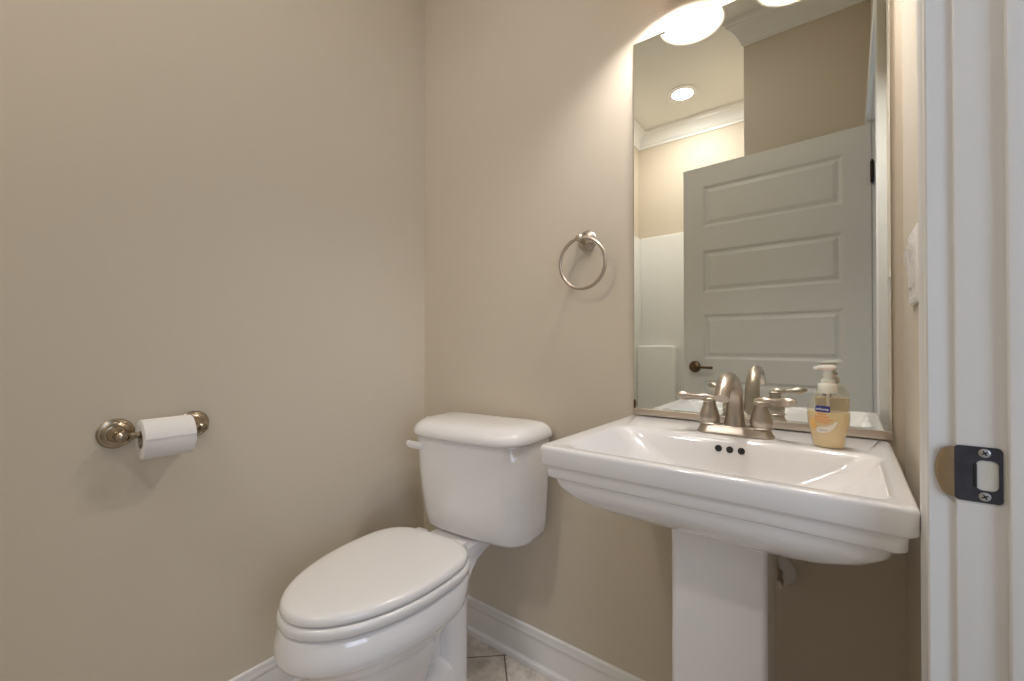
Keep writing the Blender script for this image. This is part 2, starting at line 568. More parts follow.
bmesh.ops.remove_doubles(bm, verts=bm.verts, dist=1e-5)
bm.verts.index_update()
V = [tuple(v.co) for v in bm.verts]
F = [tuple(v.index for v in f.verts) for f in bm.faces]
bm.free()
build('door_panel', V, F, DOORM, door, smooth=True, angle=25)
for s, y0 in ((-1, 0.0), (1, DT)):
    h = MB()
    lx, lz = DW - 0.062, 0.900
    h.add(*lathe([(0.0, 0), (0.031, 0), (0.032, 0.003), (0.029, 0.008), (0.022, 0.012), (0.013, 0.015), (0.011, 0.034), (0.013, 0.036), (0.013, 0.047), (0.0, 0.050)], (lx, y0, lz), (0, s, 0)))
    hn = h.make('door_handle', BRONZE, door)
    MB().add(*tube([(lx + 0.008, y0 + s * 0.041, lz), (lx - 0.03, y0 + s * 0.042, lz), (lx - 0.07, y0 + s * 0.043, lz - 0.001), (lx - 0.095, y0 + s * 0.040, lz - 0.001), (lx - 0.104, y0 + s * 0.036, lz)], [0.009, 0.0075, 0.0065, 0.0075, 0.005], 14, up=(0, 0, 1), sub=4)).make('lever', BRONZE, hn)
MB().add(*bbox(DW - 0.0005, DW + 0.002, 0.006, DT - 0.006, 0.872, 0.928, 0.001)).make('latch_plate', BRONZE, door)
for hz in (0.25, 1.795):
    h = MB()
    h.add(*lathe([(0.0, -0.054), (0.004, -0.053), (0.004, -0.048), (0.0068, -0.046), (0.0068, 0.046), (0.004, 0.048), (0.004, 0.053), (0.0, 0.054)], (-0.004, -0.0062, hz), (0, 0, 1), 14))
    h.make('hinge', HINGE, door)

# ------------------------------------------------------------------ fibreglass shower in the alcove (seen in the mirror)
sh = thing('shower_surround', 'white fibreglass shower surround with a moulded ledge, seen in the mirror', 'shower', (-0.89, -0.7, 0.0))
ST = 1.895
MB().add(*bbox(XL + 0.004, XS - 0.004, YS + 0.004, YS + 0.028, 0.10, ST, 0.008, 3)).make('back_panel', FIBER, sh)
MB().add(*bbox(XL + 0.004, XL + 0.028, YS + 0.026, YF - 0.13, 0.10, ST, 0.008, 3)).make('side_panel', FIBER, sh)
MB().add(*bbox(XS - 0.028, XS - 0.004, YS + 0.026, YF - 0.13, 0.10, ST, 0.008, 3)).make('side_panel', FIBER, sh)
pan = MB()
pan.add(*loft([rr(XL + 0.004, XS - 0.004, YS + 0.004, YF - 0.13, 0.02, z) for z in (0.0, 0.095)] + [rr(XL + 0.008, XS - 0.008, YS + 0.008, YF - 0.134, 0.02, 0.105), rr(XL + 0.075, XS - 0.075, YS + 0.075, YF - 0.2, 0.04, 0.105), rr(XL + 0.082, XS - 0.082, YS + 0.082, YF - 0.207, 0.04, 0.098), rr(XL + 0.10, XS - 0.10, YS + 0.10, YF - 0.225, 0.05, 0.04)]))
pan.make('shower_pan', FIBER, sh)
MB().add(*loft([rr(XL + 0.026, -1.030, YS + 0.026, -1.00, 0.015, z) for z in (0.10, 1.01)] + [rr(XL + 0.026 + k, -1.030 - k, YS + 0.026 + k, -1.00 - k, 0.015, z) for k, z in ((0.003, 1.020), (0.010, 1.027), (0.02, 1.029))])).make('moulded_ledge', FIBER, sh)

can = thing('recessed_light', 'round recessed ceiling light glowing over the shower, seen in the mirror', 'light', (CANX, CANY, CZ))
MB().add(*lathe([(0.070, 0), (0.092, 0), (0.094, 0.003), (0.090, 0.006), (0.074, 0.007), (0.070, 0.005)], (CANX, CANY, CZ - 0.0005), (0, 0, -1), 40)).make('trim_ring', TRIM, can)
MB().add(*lathe([(0.0, 0.0), (0.070, 0.0), (0.070, 0.004), (0.05, 0.0055), (0.0, 0.006)], (CANX, CANY, CZ - 0.0005), (0, 0, -1), 40)).make('lens', LENSM, can)

flush = thing('added_ceiling_light', 'round flush mounted fill light added on the ceiling, out of view', 'light', (RLX, RLY, CZ))  # unseen fixture added to carry the room's fill lamp
MB().add(*lathe([(0.0, 0.0), (0.185, 0.0), (0.190, 0.004), (0.190, 0.030), (0.184, 0.036), (0.178, 0.030), (0.178, 0.008), (0.0, 0.008)], (RLX, RLY, CZ - 0.0005), (0, 0, -1), 48)).make('metal_ring', NICKEL, flush)
MB().add(*lathe([(0.0, 0.010), (0.176, 0.010), (0.177, 0.034), (0.165, 0.046), (0.12, 0.055), (0.0, 0.058)], (RLX, RLY, CZ - 0.0005), (0, 0, -1), 48)).make('diffuser', LENSM, flush)

# ------------------------------------------------------------------ vanity light over the mirror (its shades show in the mirror)
VZ = 1.948
van = thing('vanity_light', 'two shade vanity light above the mirror, its glowing opal shades reflected at the top', 'light', (-0.235, YB, 2.16))
bp = [rr(-0.36, -0.11, 2.11, 2.21, 0.04, 0.001), rr(-0.36, -0.11, 2.11, 2.21, 0.04, 0.012), rr(-0.352, -0.118, 2.118, 2.202, 0.034, 0.020)]
MB().add(*loft([[(x, YB - d, z) for x, z, d in l] for l in bp])).make('back_plate', NICKEL, van)
for sx in (-0.347, -0.100):
    sy = 1.045
    arm = tube([(sx + (0.06 if sx < -0.2 else -0.06), YB - 0.018, 2.16), (sx + (0.03 if sx < -0.2 else -0.03), YB - 0.06, 2.165), (sx, sy + 0.02, 2.17), (sx, sy, 2.15), (sx, sy, 2.12)], [0.007] * 5, 12, sub=5)
    MB().add(*arm).make('arm', NICKEL, van)
    MB().add(*lathe([(0.0, 0.185), (0.020, 0.185), (0.026, 0.176), (0.028, 0.140), (0.0, 0.138)], (sx, sy, VZ), (0, 0, 1), 24)).make('socket_cup', NICKEL, van)
    outer = [(0.024, 0.150), (0.036, 0.143), (0.052, 0.115), (0.062, 0.075), (0.072, 0.035), (0.083, 0.010), (0.088, 0.0)]
    inner = [(0.0865, -0.002), (0.083, 0.0), (0.078, 0.010), (0.067, 0.037), (0.057, 0.075), (0.047, 0.112), (0.033, 0.137), (0.022, 0.143)]
    d = MB()
    Vl, Fl = lathe(outer + inner, (sx, sy, VZ), (0, 0, 1), 40)
    n = 40
    Fl = Fl[:-2]
    L = len(outer) + len(inner)
    Fl += [((L - 1) * n + j, (L - 1) * n + (j + 1) % n, (j + 1) % n, j) for j in range(n)]
    d.add(Vl, Fl).make('lamp_shade', SHADE, van)
    MB().add(*lathe([(0.0, 0.134), (0.013, 0.133), (0.014, 0.115), (0.024, 0.095), (0.030, 0.075), (0.029, 0.058), (0.020, 0.044), (0.0, 0.039)], (sx, sy, VZ), (0, 0, 1), 24)).make('bulb', BULBM, van)

# ------------------------------------------------------------------ mirror
MX0, MX1, MZ0, MZ1 = -0.470, 0.0705, 0.846, 1.877
mir = thing('wall_mirror', 'tall frameless wall mirror above the sink with a metal channel along its bottom', 'mirror', (-0.2, YB, MZ0))
MB().add(*bbox(MX0, MX1, YB - 0.0065, YB - 0.0005, MZ0 + 0.002, MZ1, 0.0008, 1)).make('mirror_glass', MIRROR, mir, smooth=False)
MB().add(*bbox(MX0 - 0.001, MX1 + 0.001, YB - 0.0115, YB - 0.0070, MZ0, MZ0 + 0.0165, 0.001)).make('bottom_channel', CHANNEL, mir)
for cx, cz, m_ in ((-0.388, MZ1 - 0.004, PLASTIC), (-0.05, MZ1 - 0.004, PLASTIC)):
    MB().add(*bbox(cx - 0.006, cx + 0.006, YB - 0.011, YB - 0.0005, cz, cz + 0.014, 0.002)).make('mirror_clip', m_, mir)
MB().add(*bevvf(*loft([[(MX0 - 0.0005, YB - 0.0095, 0.862), (MX0 + 0.004, YB - 0.0095, 0.862), (MX0 + 0.0065, YB - 0.0095, 0.872), (MX0 + 0.004, YB - 0.0095, 0.884), (MX0 - 0.0005, YB - 0.0095, 0.887)], [(MX0 - 0.0005, YB - 0.0066, 0.862), (MX0 + 0.004, YB - 0.0066, 0.862), (MX0 + 0.0065, YB - 0.0066, 0.872), (MX0 + 0.004, YB - 0.0066, 0.884), (MX0 - 0.0005, YB - 0.0066, 0.887)]]), 0.0006, 1)).make('desilvered_spot', BRONZE, mir)  # dark desilvered spot at the mirror's edge, built as a small solid

# ------------------------------------------------------------------ pedestal sink
SX0, SX1, SY0, SY1, SZ = -0.4785, 0.0685, 0.700, YB - 0.0125, 0.843
sink = thing('pedestal_sink', 'white rectangular porcelain pedestal sink under the mirror', 'sink', (-0.2, 0.95, 0.0))
def off(k, r, z, kb=0.0): return rr(SX0 + k, SX1 - k, SY0 + k, SY1 - kb, (r, 0.012), z, 8)
under = []
# bowl underside: shallow boat shape that narrows down to the pedestal head
for deg in (0, 12, 24, 36, 48, 60, 70, 78):
    th = math.radians(deg)
    q = 1 - math.cos(th)
    z = 0.7805 - 0.078 * math.sin(th)
    under.append(rr(SX0 + 0.017 + 0.25 * q, SX1 - 0.019 - 0.27 * q, SY0 + 0.017 + 0.13 * q, SY1 - 0.004 - 0.05 * q, (0.03 + 0.03 * q, 0.012), z, 8))
loops = list(reversed(under))
loops += [off(0.013, 0.014, 0.7815), off(0.010, 0.014, 0.785), off(0.0095, 0.014, 0.799), off(0.0085, 0.014, 0.8035), off(0.003, 0.014, 0.8065), off(0.0005, 0.014, 0.810), off(0.0, 0.014, 0.836), off(0.0012, 0.014, 0.8405), off(0.004, 0.014, 0.8428), off(0.008, 0.011, SZ)]
def inn(x0, x1, y0, y1, r, z): return rr(x0, x1, y0, y1, r, z, 8)
loops += [inn(-0.446, 0.052, 0.7215, 1.004, 0.030, SZ), inn(-0.440, 0.047, 0.7265, 0.999, 0.033, SZ - 0.0015), inn(-0.432, 0.042, 0.731, 0.993, 0.036, SZ - 0.006), inn(-0.425, 0.039, 0.736, 0.989, 0.038, SZ - 0.012),
          inn(-0.400, 0.026, 0.745, 0.984, 0.046, SZ - 0.030), inn(-0.362, -0.014, 0.758, 0.976, 0.056, SZ - 0.060), inn(-0.330, -0.062, 0.772, 0.964, 0.062, SZ - 0.088), inn(-0.305, -0.092, 0.79, 0.948, 0.05, SZ - 0.098), inn(-0.250, -0.150, 0.83, 0.91, 0.035, SZ - 0.103)]
basin = MB().add(*loft(loops)).make('basin', PORC, sink, angle=50)
for hx in (-0.2150, -0.1935, -0.1720):
    MB().add(*lathe([(0.0, -0.004), (0.0068, -0.004), (0.0068, 0.0006), (0.0056, 0.0009), (0.005, 0.0003), (0.0, 0.0003)], (hx, 0.9858, 0.8215), (0, -1, 0.29), 18)).make('overflow_hole', BLACK, basin)
MB().add(*lathe([(0.0, 0.0), (0.022, 0.0), (0.022, 0.002), (0.017, 0.003), (0.016, 0.006), (0.0, 0.008)], (-0.2, 0.87, SZ - 0.1028), (0, 0, 1), 24)).make('drain', NICKEL, basin)
# hollow pedestal, open towards the wall
ped = []
for z, k, yb in ((0.0, 0.014, 1.02), (0.030, 0.014, 1.02), (0.040, 0.004, 1.01), (0.10, 0.002, 0.99), (0.40, 0.0, 0.98), (0.66, 0.0, 0.985), (0.708, 0.002, 0.985)):
    x0, x1, y0 = -0.272 - k, -0.110 + k, 0.850 - k
    r = 0.012
    out = []
    for cx, cy, a0 in ((x0 + r, y0 + r, 180), (x1 - r, y0 + r, 270)):
        for i in range(6):
            a = math.radians(a0 + 90 * i / 5)
            out.append((cx + r * math.cos(a), cy + r * math.sin(a), z))
    out = [(x0, yb, z)] + out + [(x1, yb, z)]
    ins = [(x1 - 0.016, yb, z), (x1 - 0.016, y0 + 0.018, z), (x0 + 0.016, y0 + 0.018, z), (x0 + 0.016, yb, z)]
    ped.append(out + ins)
MB().add(*loft(ped)).make('pedestal', PORC, sink, angle=40)

# supply stub and round escutcheon behind the pedestal
es = thing('supply_valve', 'white round pipe escutcheon and valve on the wall behind the sink pedestal', 'valve', (-0.125, YB, 0.52))
MB().add(*lathe([(0.0, 0.0005), (0.034, 0.0005), (0.034, 0.003), (0.030, 0.010), (0.018, 0.016), (0.009, 0.017), (0.0, 0.017)], (-0.125, YB, 0.522), (0, -1, 0), 28)).make('escutcheon', PLASTIC, es)
MB().add(*tube([(-0.125, YB - 0.015, 0.522), (-0.125, YB - 0.06, 0.522)], [0.008, 0.008], 14)).make('pipe', NICKEL, es)
MB().add(*tube([(-0.125, YB - 0.068, 0.512), (-0.125, YB - 0.068, 0.56), (-0.14, YB - 0.07, 0.62), (-0.17, YB - 0.075, 0.665)], [0.006, 0.005, 0.005, 0.005], 12, sub=5)).make('supply_tube', NICKEL, es)
MB().add(*lathe([(0.0, 0), (0.013, 0), (0.014, 0.004), (0.012, 0.024), (0.0, 0.026)], (-0.125, YB - 0.057, 0.522), (0, -1, 0), 18)).make('valve_handle', NICKEL, es)

# ------------------------------------------------------------------ faucet
FX, FY = -0.196, 1.048
fau = thing('faucet', 'brushed nickel two handle faucet with a curved spout on the sink deck', 'faucet', (FX, FY, SZ))
def fr_(k, z): return rr(FX - 0.076 + k, FX + 0.076 - k, FY - 0.027 + k, FY + 0.027 - k, 0.025 - k * 0.6, z, 8)
MB().add(*loft([fr_(0, SZ + 0.0003), fr_(0, SZ + 0.004), fr_(0.003, SZ + 0.008), fr_(0.006, SZ + 0.016), fr_(0.009, SZ + 0.0195), fr_(0.014, SZ + 0.0205)])).make('base_plate', NICKEL, fau)
sp = [(FX, FY + y, SZ + z) for y, z in ((0.002, 0.018), (0.005, 0.050), (0.003, 0.082), (-0.014, 0.108), (-0.045, 0.123), (-0.082, 0.121), (-0.108, 0.106), (-0.122, 0.089))]
MB().add(*tube(sp, [0.0215, 0.0185, 0.0170, 0.0160, 0.0152, 0.0148, 0.0142, 0.0142], 24, sub=5)).make('spout', NICKEL, fau)
for s in (-1, 1):
    hx = FX + s * 0.0508
    hd = MB().add(*lathe([(0.0, 0.0), (0.0225, 0.0), (0.0225, 0.002), (0.0205, 0.004), (0.0205, 0.008), (0.0215, 0.010), (0.021, 0.018), (0.0175, 0.031), (0.0135, 0.042), (0.0125, 0.048), (0.0145, 0.051), (0.0145, 0.056), (0.0105, 0.0585), (0.0, 0.060)], (hx, FY, SZ + 0.0185), (0, 0, 1), 28)).make('handle_body', NICKEL, fau)
    zb = SZ + 0.0775
    P = [(hx - s * 0.012, FY, zb - 0.004), (hx + s * 0.006, FY - 0.001, zb), (hx + s * 0.020, FY - 0.007, zb + 0.0005), (hx + s * 0.034, FY - 0.014, zb + 0.001), (hx + s * 0.048, FY - 0.021, zb + 0.002), (hx + s * 0.059, FY - 0.027, zb + 0.004), (hx + s * 0.066, FY - 0.031, zb + 0.005)]
    MB().add(*tube(P, [0.007, 0.0105, 0.008, 0.0095, 0.0130, 0.0095, 0.0015], 18, sq=[(1, 0.8), (1, 0.8), (1, 0.75), (1.0, 0.75), (1.0, 0.8), (1.0, 0.78), (1, 0.7)], up=(0, 1, 0), sub=5)).make('lever', NICKEL, hd)

# ------------------------------------------------------------------ soap bottle
BX, BY, BZ = -0.0300, 1.028, SZ
BR = math.radians(-14)
soap = thing('soap_bottle', 'clear pump bottle of peach hand soap with a white pump on the sink deck', 'bottle', (BX, BY, BZ), BR, local=True)
BP = [(0.022, 0.0), (0.0245, 0.0015), (0.0262, 0.006), (0.0275, 0.014), (0.0285, 0.022), (0.0310, 0.032), (0.0335, 0.044), (0.0345, 0.056), (0.0340, 0.068), (0.0315, 0.079), (0.0265, 0.089), (0.0200, 0.096), (0.0150, 0.099), (0.0142, 0.1005)]
soap.scale = (1.0, 1.0, 1.06)
def bdep(z):   # depth of the oval bottle at height z
    return 0.66 if z < 0.088 else 0.66 + (1.0 - 0.66) * min(1, (z - 0.088) / 0.011)
def bhw(z):
    for (a0, z0), (a1, z1) in zip(BP, BP[1:]):
        if z0 <= z <= z1: return a0 + (a1 - a0) * (z - z0) / (z1 - z0)
    return BP[-1][0]
def oval(hw_, z, dp, n=40): return [(hw_ * math.cos(2 * PI * j / n), hw_ * dp * math.sin(2 * PI * j / n), z) for j in range(n)]
P = catmull([(a, z, 0) for a, z in BP], 3)
MB().add(*loft([oval(p.x, p.y, bdep(p.y)) for p in P], cap1=False)).make('bottle_body', CLEAR, soap, angle=60)
LL = 0.0640
lq = [p for p in P if p.y < LL] + [Vector((bhw(LL), LL, 0))]
MB().add(*loft([oval(p.x - 0.0012, max(p.y, 0.001) + (0.0006 if p.y < 0.001 else 0), bdep(p.y)) for p in lq])).make('liquid_soap', LIQUID, soap, angle=60)
MB().add(*tube([(0.0, 0.0, 0.105), (0.001, 0, 0.06), (0.006, 0, 0.012)], [0.0026] * 3, 10, sub=4)).make('dip_tube', PUMP, soap)
pm = MB().add(*lathe([(0.0125, -0.004), (0.0158, -0.004), (0.0162, -0.002), (0.0162, 0.011), (0.0150, 0.013), (0.0118, 0.0135), (0.0115, 0.020), (0.0095, 0.0215), (0.0, 0.0215)], (0, 0, 0.1015), (0, 0, 1), 32)).make('pump_collar', PUMP, soap)
st_ = MB().add(*lathe([(0.0, 0), (0.0078, 0), (0.0074, 0.014), (0.0070, 0.020), (0.0, 0.020)], (0, 0, 0.122), (0, 0, 1), 24)).make('pump_stem', PUMP, soap)
hl = []
for k, z in ((0.006, 0.1395), (0.001, 0.1415), (0.0, 0.1435), (0.0015, 0.1462), (0.006, 0.1478), (0.011, 0.1482)):
    L = []
    for j in range(32):
        a = 2 * PI * j / 32
        cx_, sx_ = math.cos(a), math.sin(a)
        L.append(((0.0145 - k) * cx_ if cx_ > 0 else (0.0245 - k) * cx_, (0.0125 - k * 0.9) * sx_ * (1 - 0.25 * max(0, -cx_)), z - 0.0022 * max(0, -cx_) ** 2))
    hl.append(L)
MB().add(*loft(hl)).make('pump_head', PUMP, soap)
def on_bottle(u, z, lift=0.0005):
    """wrap a flat label point (u across, z up) onto the front of the oval bottle"""
    hw_ = bhw(z) + lift
    a = -PI / 2 + u / 0.030
    return (hw_ * math.cos(a), hw_ * bdep(z) * math.sin(a) - lift, z)
def label(name, pts, m, lift=0.0006):
    """filled outline of (u, z) points, gridded so that it follows the bottle"""
    us = [p[0] for p in pts]; zs_ = [p[1] for p in pts]
    bm = bmesh.new()
    f = bm.faces.new([bm.verts.new((p[0], p[1], 0)) for p in pts])
    for i in range(1, 14):
        u = min(us) + (max(us) - min(us)) * i / 14
        bmesh.ops.bisect_plane(bm, geom=list(bm.verts) + list(bm.edges) + list(bm.faces), plane_co=(u, 0, 0), plane_no=(1, 0, 0))
    for i in range(1, 8):
        z = min(zs_) + (max(zs_) - min(zs_)) * i / 8
        bmesh.ops.bisect_plane(bm, geom=list(bm.verts) + list(bm.edges) + list(bm.faces), plane_co=(0, z, 0), plane_no=(0, 1, 0))
    bm.verts.index_update()
    V = [on_bottle(v.co.x, v.co.y, lift) for v in bm.verts]
    F = [tuple(v.index for v in ff.verts) for ff in bm.faces]
    bm.free()
    return build(name, V, F, m, soap, fix=False)
def rrect2(u0, u1, z0, z1, r): return [(p[0], p[1]) for p in rr(u0, u1, z0, z1, r, 0, 4)]
label('brand_patch', rrect2(-0.0135, 0.0085, 0.0645, 0.0755, 0.0025), BLUE)
label('cream_swirl', [(-0.014, 0.0285), (-0.004, 0.0265), (0.007, 0.030), (0.014, 0.037), (0.019, 0.049), (0.016, 0.049), (0.010, 0.043), (0.002, 0.0395), (-0.006, 0.0385), (-0.012, 0.036)], CREAMY)
label('fruit_drop', [(-0.0235, 0.041), (-0.021, 0.035), (-0.017, 0.032), (-0.0135, 0.035), (-0.0125, 0.041), (-0.0145, 0.047), (-0.0185, 0.053), (-0.0215, 0.049)], PEEL)
for i, (u0, u1, z) in enumerate(((-0.010, 0.001, 0.0598), (-0.0145, 0.0065, 0.0545), (-0.0145, 0.0105, 0.0500), (-0.010, 0.006, 0.0455))):
    u = u0
    k = 0
    ln = MB()
    while u < u1:
        w = (0.0016, 0.0011, 0.0021)[(k + i) % 3]
        z1 = z + (0.0026, 0.0019, 0.0022)[(k * 2 + i) % 3]
        ln.add([on_bottle(u, z, 0.0007), on_bottle(u + w, z, 0.0007), on_bottle(u + w, z1, 0.0007), on_bottle(u, z1, 0.0007)], [(0, 1, 2, 3)])
        u += w + 0.0006
        k += 1
    ln.make('scent_lettering', ORANGE, soap, fix=False, smooth=False)
ln = MB()
for k in range(6):
    u = -0.0075 + k * 0.0021
    ln.add([on_bottle(u, 0.0315, 0.0008), on_bottle(u + 0.0014, 0.0315, 0.0008), on_bottle(u + 0.0014, 0.0331, 0.0008), on_bottle(u, 0.0331, 0.0008)], [(0, 1, 2, 3)])
ln.make('volume_lettering', GREYINK, soap, fix=False, smooth=False)
# white lettering on the blue patch
fc = bpy.data.curves.new('lettering_curve', 'FONT')
fc.body = 'softsoap'
fc.size = 0.0062
fc.align_x = 'CENTER'
fc.offset = 0.0001
fo = bpy.data.objects.new('lettering_curve', fc)
tm = bpy.data.meshes.new_from_object(fo)
w_ = max(v.co.x for v in tm.vertices) - min(v.co.x for v in tm.vertices)
sc_ = 0.0185 / w_
V = [on_bottle(-0.0025 + v.co.x * sc_, 0.0682 + v.co.y * sc_, 0.0011) for v in tm.vertices]
F = [tuple(p.vertices) for p in tm.polygons]
build('brand_lettering', V, F, WHITEINK, soap, fix=False, smooth=False)
bpy.data.objects.remove(fo)
bpy.data.meshes.remove(tm)

# ------------------------------------------------------------------ toilet
TX = -0.9585
toi = thing('toilet', 'white two piece toilet with closed lid in the back left corner', 'toilet', (TX, 0.8, 0.0), math.radians(5.2))
YC = 0.720
ZK = 1.09
def egg(z, k=0.0, a=0.174, bf=0.290, br=0.168, n=72, pw=3.2, yc=YC):
    """elongated bowl outline, k = outward offset"""
    out = []
    for j in range(n):
        t = 2 * PI * j / n
        c, s = math.cos(t), math.sin(t)
        A = a + k
        if s <= 0:
            out.append((TX + A * c, yc + (bf + k) * s, z * ZK))
        else:
            q = (abs(c) ** pw + abs(s) ** pw) ** (-1.0 / pw)
            # blend towards the ellipse at the widest point so the outline stays smooth
            out.append((TX + A * q * c, yc + (br + k) * q * s, z * ZK))
    return out
# bowl
bl = []
bl += [egg(0.383, -0.050), egg(0.391, -0.030), egg(0.3925, -0.006), egg(0.390, 0.000), egg(0.384, 0.003)]
for z, k, br in ((0.368, 0.0090, 0.150), (0.352, 0.0115, 0.134), (0.340, 0.0110, 0.124), (0.331, 0.006, 0.116), (0.327, -0.004, 0.108), (0.323, -0.010, 0.102)):
    bl.append(egg(z, k, br=br))
for z, a, bf, br, yc in ((0.305, 0.152, 0.264, 0.094, YC), (0.295, 0.148, 0.256, 0.090, YC), (0.288, 0.138, 0.246, 0.088, YC), (0.255, 0.118, 0.218, 0.084, 0.720), (0.215, 0.098, 0.190, 0.080, 0.720), (0.160, 0.084, 0.168, 0.078, 0.720), (0.090, 0.078, 0.156, 0.076, 0.720), (0.030, 0.080, 0.158, 0.076, 0.720)):
    bl.append(egg(z, 0, a, bf, br, pw=3.0, yc=yc))
MB().add(*loft(bl)).make('bowl', PORC, toi, angle=60)
# rear column, deck under the tank, and foot
def rc(hw_, y0, y1, r, z): return rr(TX - hw_, TX + hw_, y0 - 0.03, y1 - (0.03 if y1 < 1.0 else 0.0), r, z * ZK, 6)
def rd(hw_, y0, y1, r, z): return rr(TX - hw_, TX + hw_, y0, y1, r, z * ZK, 7)
MB().add(*loft([rd(0.100, 0.842, 0.930, 0.040, 0.015), rd(0.100, 0.842, 0.930, 0.040, 0.120), rd(0.100, 0.842, 0.930, 0.040, 0.290), rd(0.102, 0.835, 0.936, 0.040, 0.325), rd(0.104, 0.800, 0.952, 0.035, 0.352), rd(0.098, 0.780, 0.985, 0.030, 0.368), rd(0.092, 0.765, 1.06, 0.025, 0.380), rd(0.088, 0.760, 1.10, 0.025, 0.402), rd(0.085, 0.763, 1.097, 0.024, 0.4055), rd(0.078, 0.770, 1.09, 0.02, 0.4065)])).make('tank_deck', PORC, toi, angle=50)
MB().add(*loft([rd(0.058, 0.70, 0.86, 0.03, 0.03), rd(0.058, 0.70, 0.86, 0.03, 0.25), rd(0.075, 0.69, 0.87, 0.03, 0.335)])).make('trapway', PORC, toi, angle=50)
MB().add(*loft([rd(0.122, 0.555, 0.945, (0.10, 0.05), 0.0), rd(0.122, 0.555, 0.945, (0.10, 0.05), 0.016), rd(0.118, 0.559, 0.941, (0.10, 0.05), 0.023), rd(0.106, 0.57, 0.932, (0.09, 0.045), 0.028), rd(0.101, 0.58, 0.922, (0.085, 0.045), 0.050), rd(0.100, 0.60, 0.905, (0.085, 0.05), 0.090), rd(0.097, 0.63, 0.890, (0.08, 0.06), 0.120), rd(0.088, 0.66, 0.868, (0.075, 0.06), 0.142), rd(0.072, 0.69, 0.845, (0.065, 0.055), 0.154), rd(0.050, 0.72, 0.82, (0.045, 0.04), 0.158)])).make('foot', PORC, toi, angle=60)
for s in (-1, 1):
    MB().add(*lathe([(0.0, 0.026), (0.006, 0.0255), (0.011, 0.022), (0.0135, 0.014), (0.014, 0.0), (0.0, 0.0)], (TX + s * 0.104, 0.868, 0.024), (0, 0, 1), 24)).make('bolt_cap', PORC, toi)
# seat and lid
MB().add(*loft([egg(0.3955, -0.006), egg(0.3965, 0.001), egg(0.400, 0.0045), egg(0.408, 0.006), egg(0.414, 0.0045), egg(0.4178, 0.001), egg(0.4185, -0.006)])).make('seat', SEATM, toi, angle=60)
MB().add(*loft([egg(0.4215, -0.008), egg(0.4220, -0.001), egg(0.4250, 0.0008), egg(0.4310, 0.0), egg(0.4365, -0.003), egg(0.4400, -0.008), egg(0.4420, -0.018), egg(0.4438, -0.045), egg(0.4450, -0.09), egg(0.4455, -0.13)])).make('lid', SEATM, toi, angle=60)
for s in (-1, 1):
    MB().add(*bbox(TX + s * 0.075 - 0.022, TX + s * 0.075 + 0.022, 0.878, 0.910, 0.4430, 0.470, 0.007, 3)).make('seat_hinge', SEATM, toi)
# tank
TC = TX + 0.044
def tk(hw_, y0, y1, r, z, bow=0.0):
    L = rr(TC - hw_, TC + hw_, y0, y1, (r, 0.03), z, 8)
    out = []
    for x, y, zz in L:
        f = max(0.0, 1 - ((x - TC) / hw_) ** 2)
        out.append((x, y - (bow * f if y < (y0 + y1) / 2 else 0), zz))
    return out
TB = 1.136
def rrb(hw_, y0, r, z, bow, yb=TB, n=14):
    """tank outline: bowed front sampled finely, straight back"""
    L = []
    for i in range(7):
        a = math.radians(0 + 90 * i / 6); L.append((TC + hw_ - 0.03 + 0.03 * math.cos(a), yb - 0.03 + 0.03 * math.sin(a), z))
    for i in range(7):
        a = math.radians(90 + 90 * i / 6); L.append((TC - hw_ + 0.03 + 0.03 * math.cos(a), yb - 0.03 + 0.03 * math.sin(a), z))
    for i in range(9):
        a = math.radians(180 + 90 * i / 8); L.append((TC - hw_ + r + r * math.cos(a), y0 + r + r * math.sin(a), z))
    for i in range(1, n):
        L.append((TC - hw_ + r + (2 * hw_ - 2 * r) * i / n, y0, z))
    for i in range(9):
        a = math.radians(270 + 90 * i / 8); L.append((TC + hw_ - r + r * math.cos(a), y0 + r + r * math.sin(a), z))
    mid = (y0 + yb) / 2
    return [(x, y - (bow * max(0.0, 1 - ((x - TC) / hw_) ** 2) if y < mid else 0), zz) for x, y, zz in L]
tl = [rrb(0.158, 1.000, 0.05, 0.4440, 0.01), rrb(0.182, 0.982, 0.06, 0.4460, 0.012), rrb(0.192, 0.972, 0.065, 0.452, 0.014), rrb(0.197, 0.966, 0.068, 0.463, 0.016), rrb(0.201, 0.960, 0.07, 0.50, 0.018), rrb(0.207, 0.948, 0.07, 0.60, 0.019), rrb(0.213, 0.938, 0.07, 0.744, 0.020), rrb(0.211, 0.940, 0.068, 0.748, 0.020)]
MB().add(*loft(tl)).make('tank', PORC, toi, angle=50)
ll = [rrb(0.204, 0.938, 0.068, 0.7485, 0.02), rrb(0.215, 0.928, 0.074, 0.7495, 0.02, 1.140), rrb(0.219, 0.924, 0.076, 0.753, 0.02, 1.143), rrb(0.220, 0.923, 0.077, 0.759, 0.02, 1.143), rrb(0.218, 0.926, 0.076, 0.770, 0.02, 1.142), rrb(0.213, 0.933, 0.074, 0.781, 0.019, 1.139), rrb(0.204, 0.946, 0.07, 0.790, 0.018, 1.134), rrb(0.192, 0.966, 0.06, 0.7965, 0.016, 1.126), rrb(0.158, 1.00, 0.05, 0.8005, 0.012, 1.11), rrb(0.10, 1.03, 0.03, 0.802, 0.006, 1.09)]
MB().add(*loft(ll)).make('tank_lid', PORC, toi, angle=60)
lv = MB().add(*lathe([(0.0, 0.0), (0.013, 0.0), (0.013, 0.004), (0.010, 0.008), (0.0075, 0.009), (0.0075, 0.020), (0.0, 0.020)], (TC - 0.164, 0.953, 0.714), (0, -1, 0), 20)).make('flush_lever', SEATM, toi)
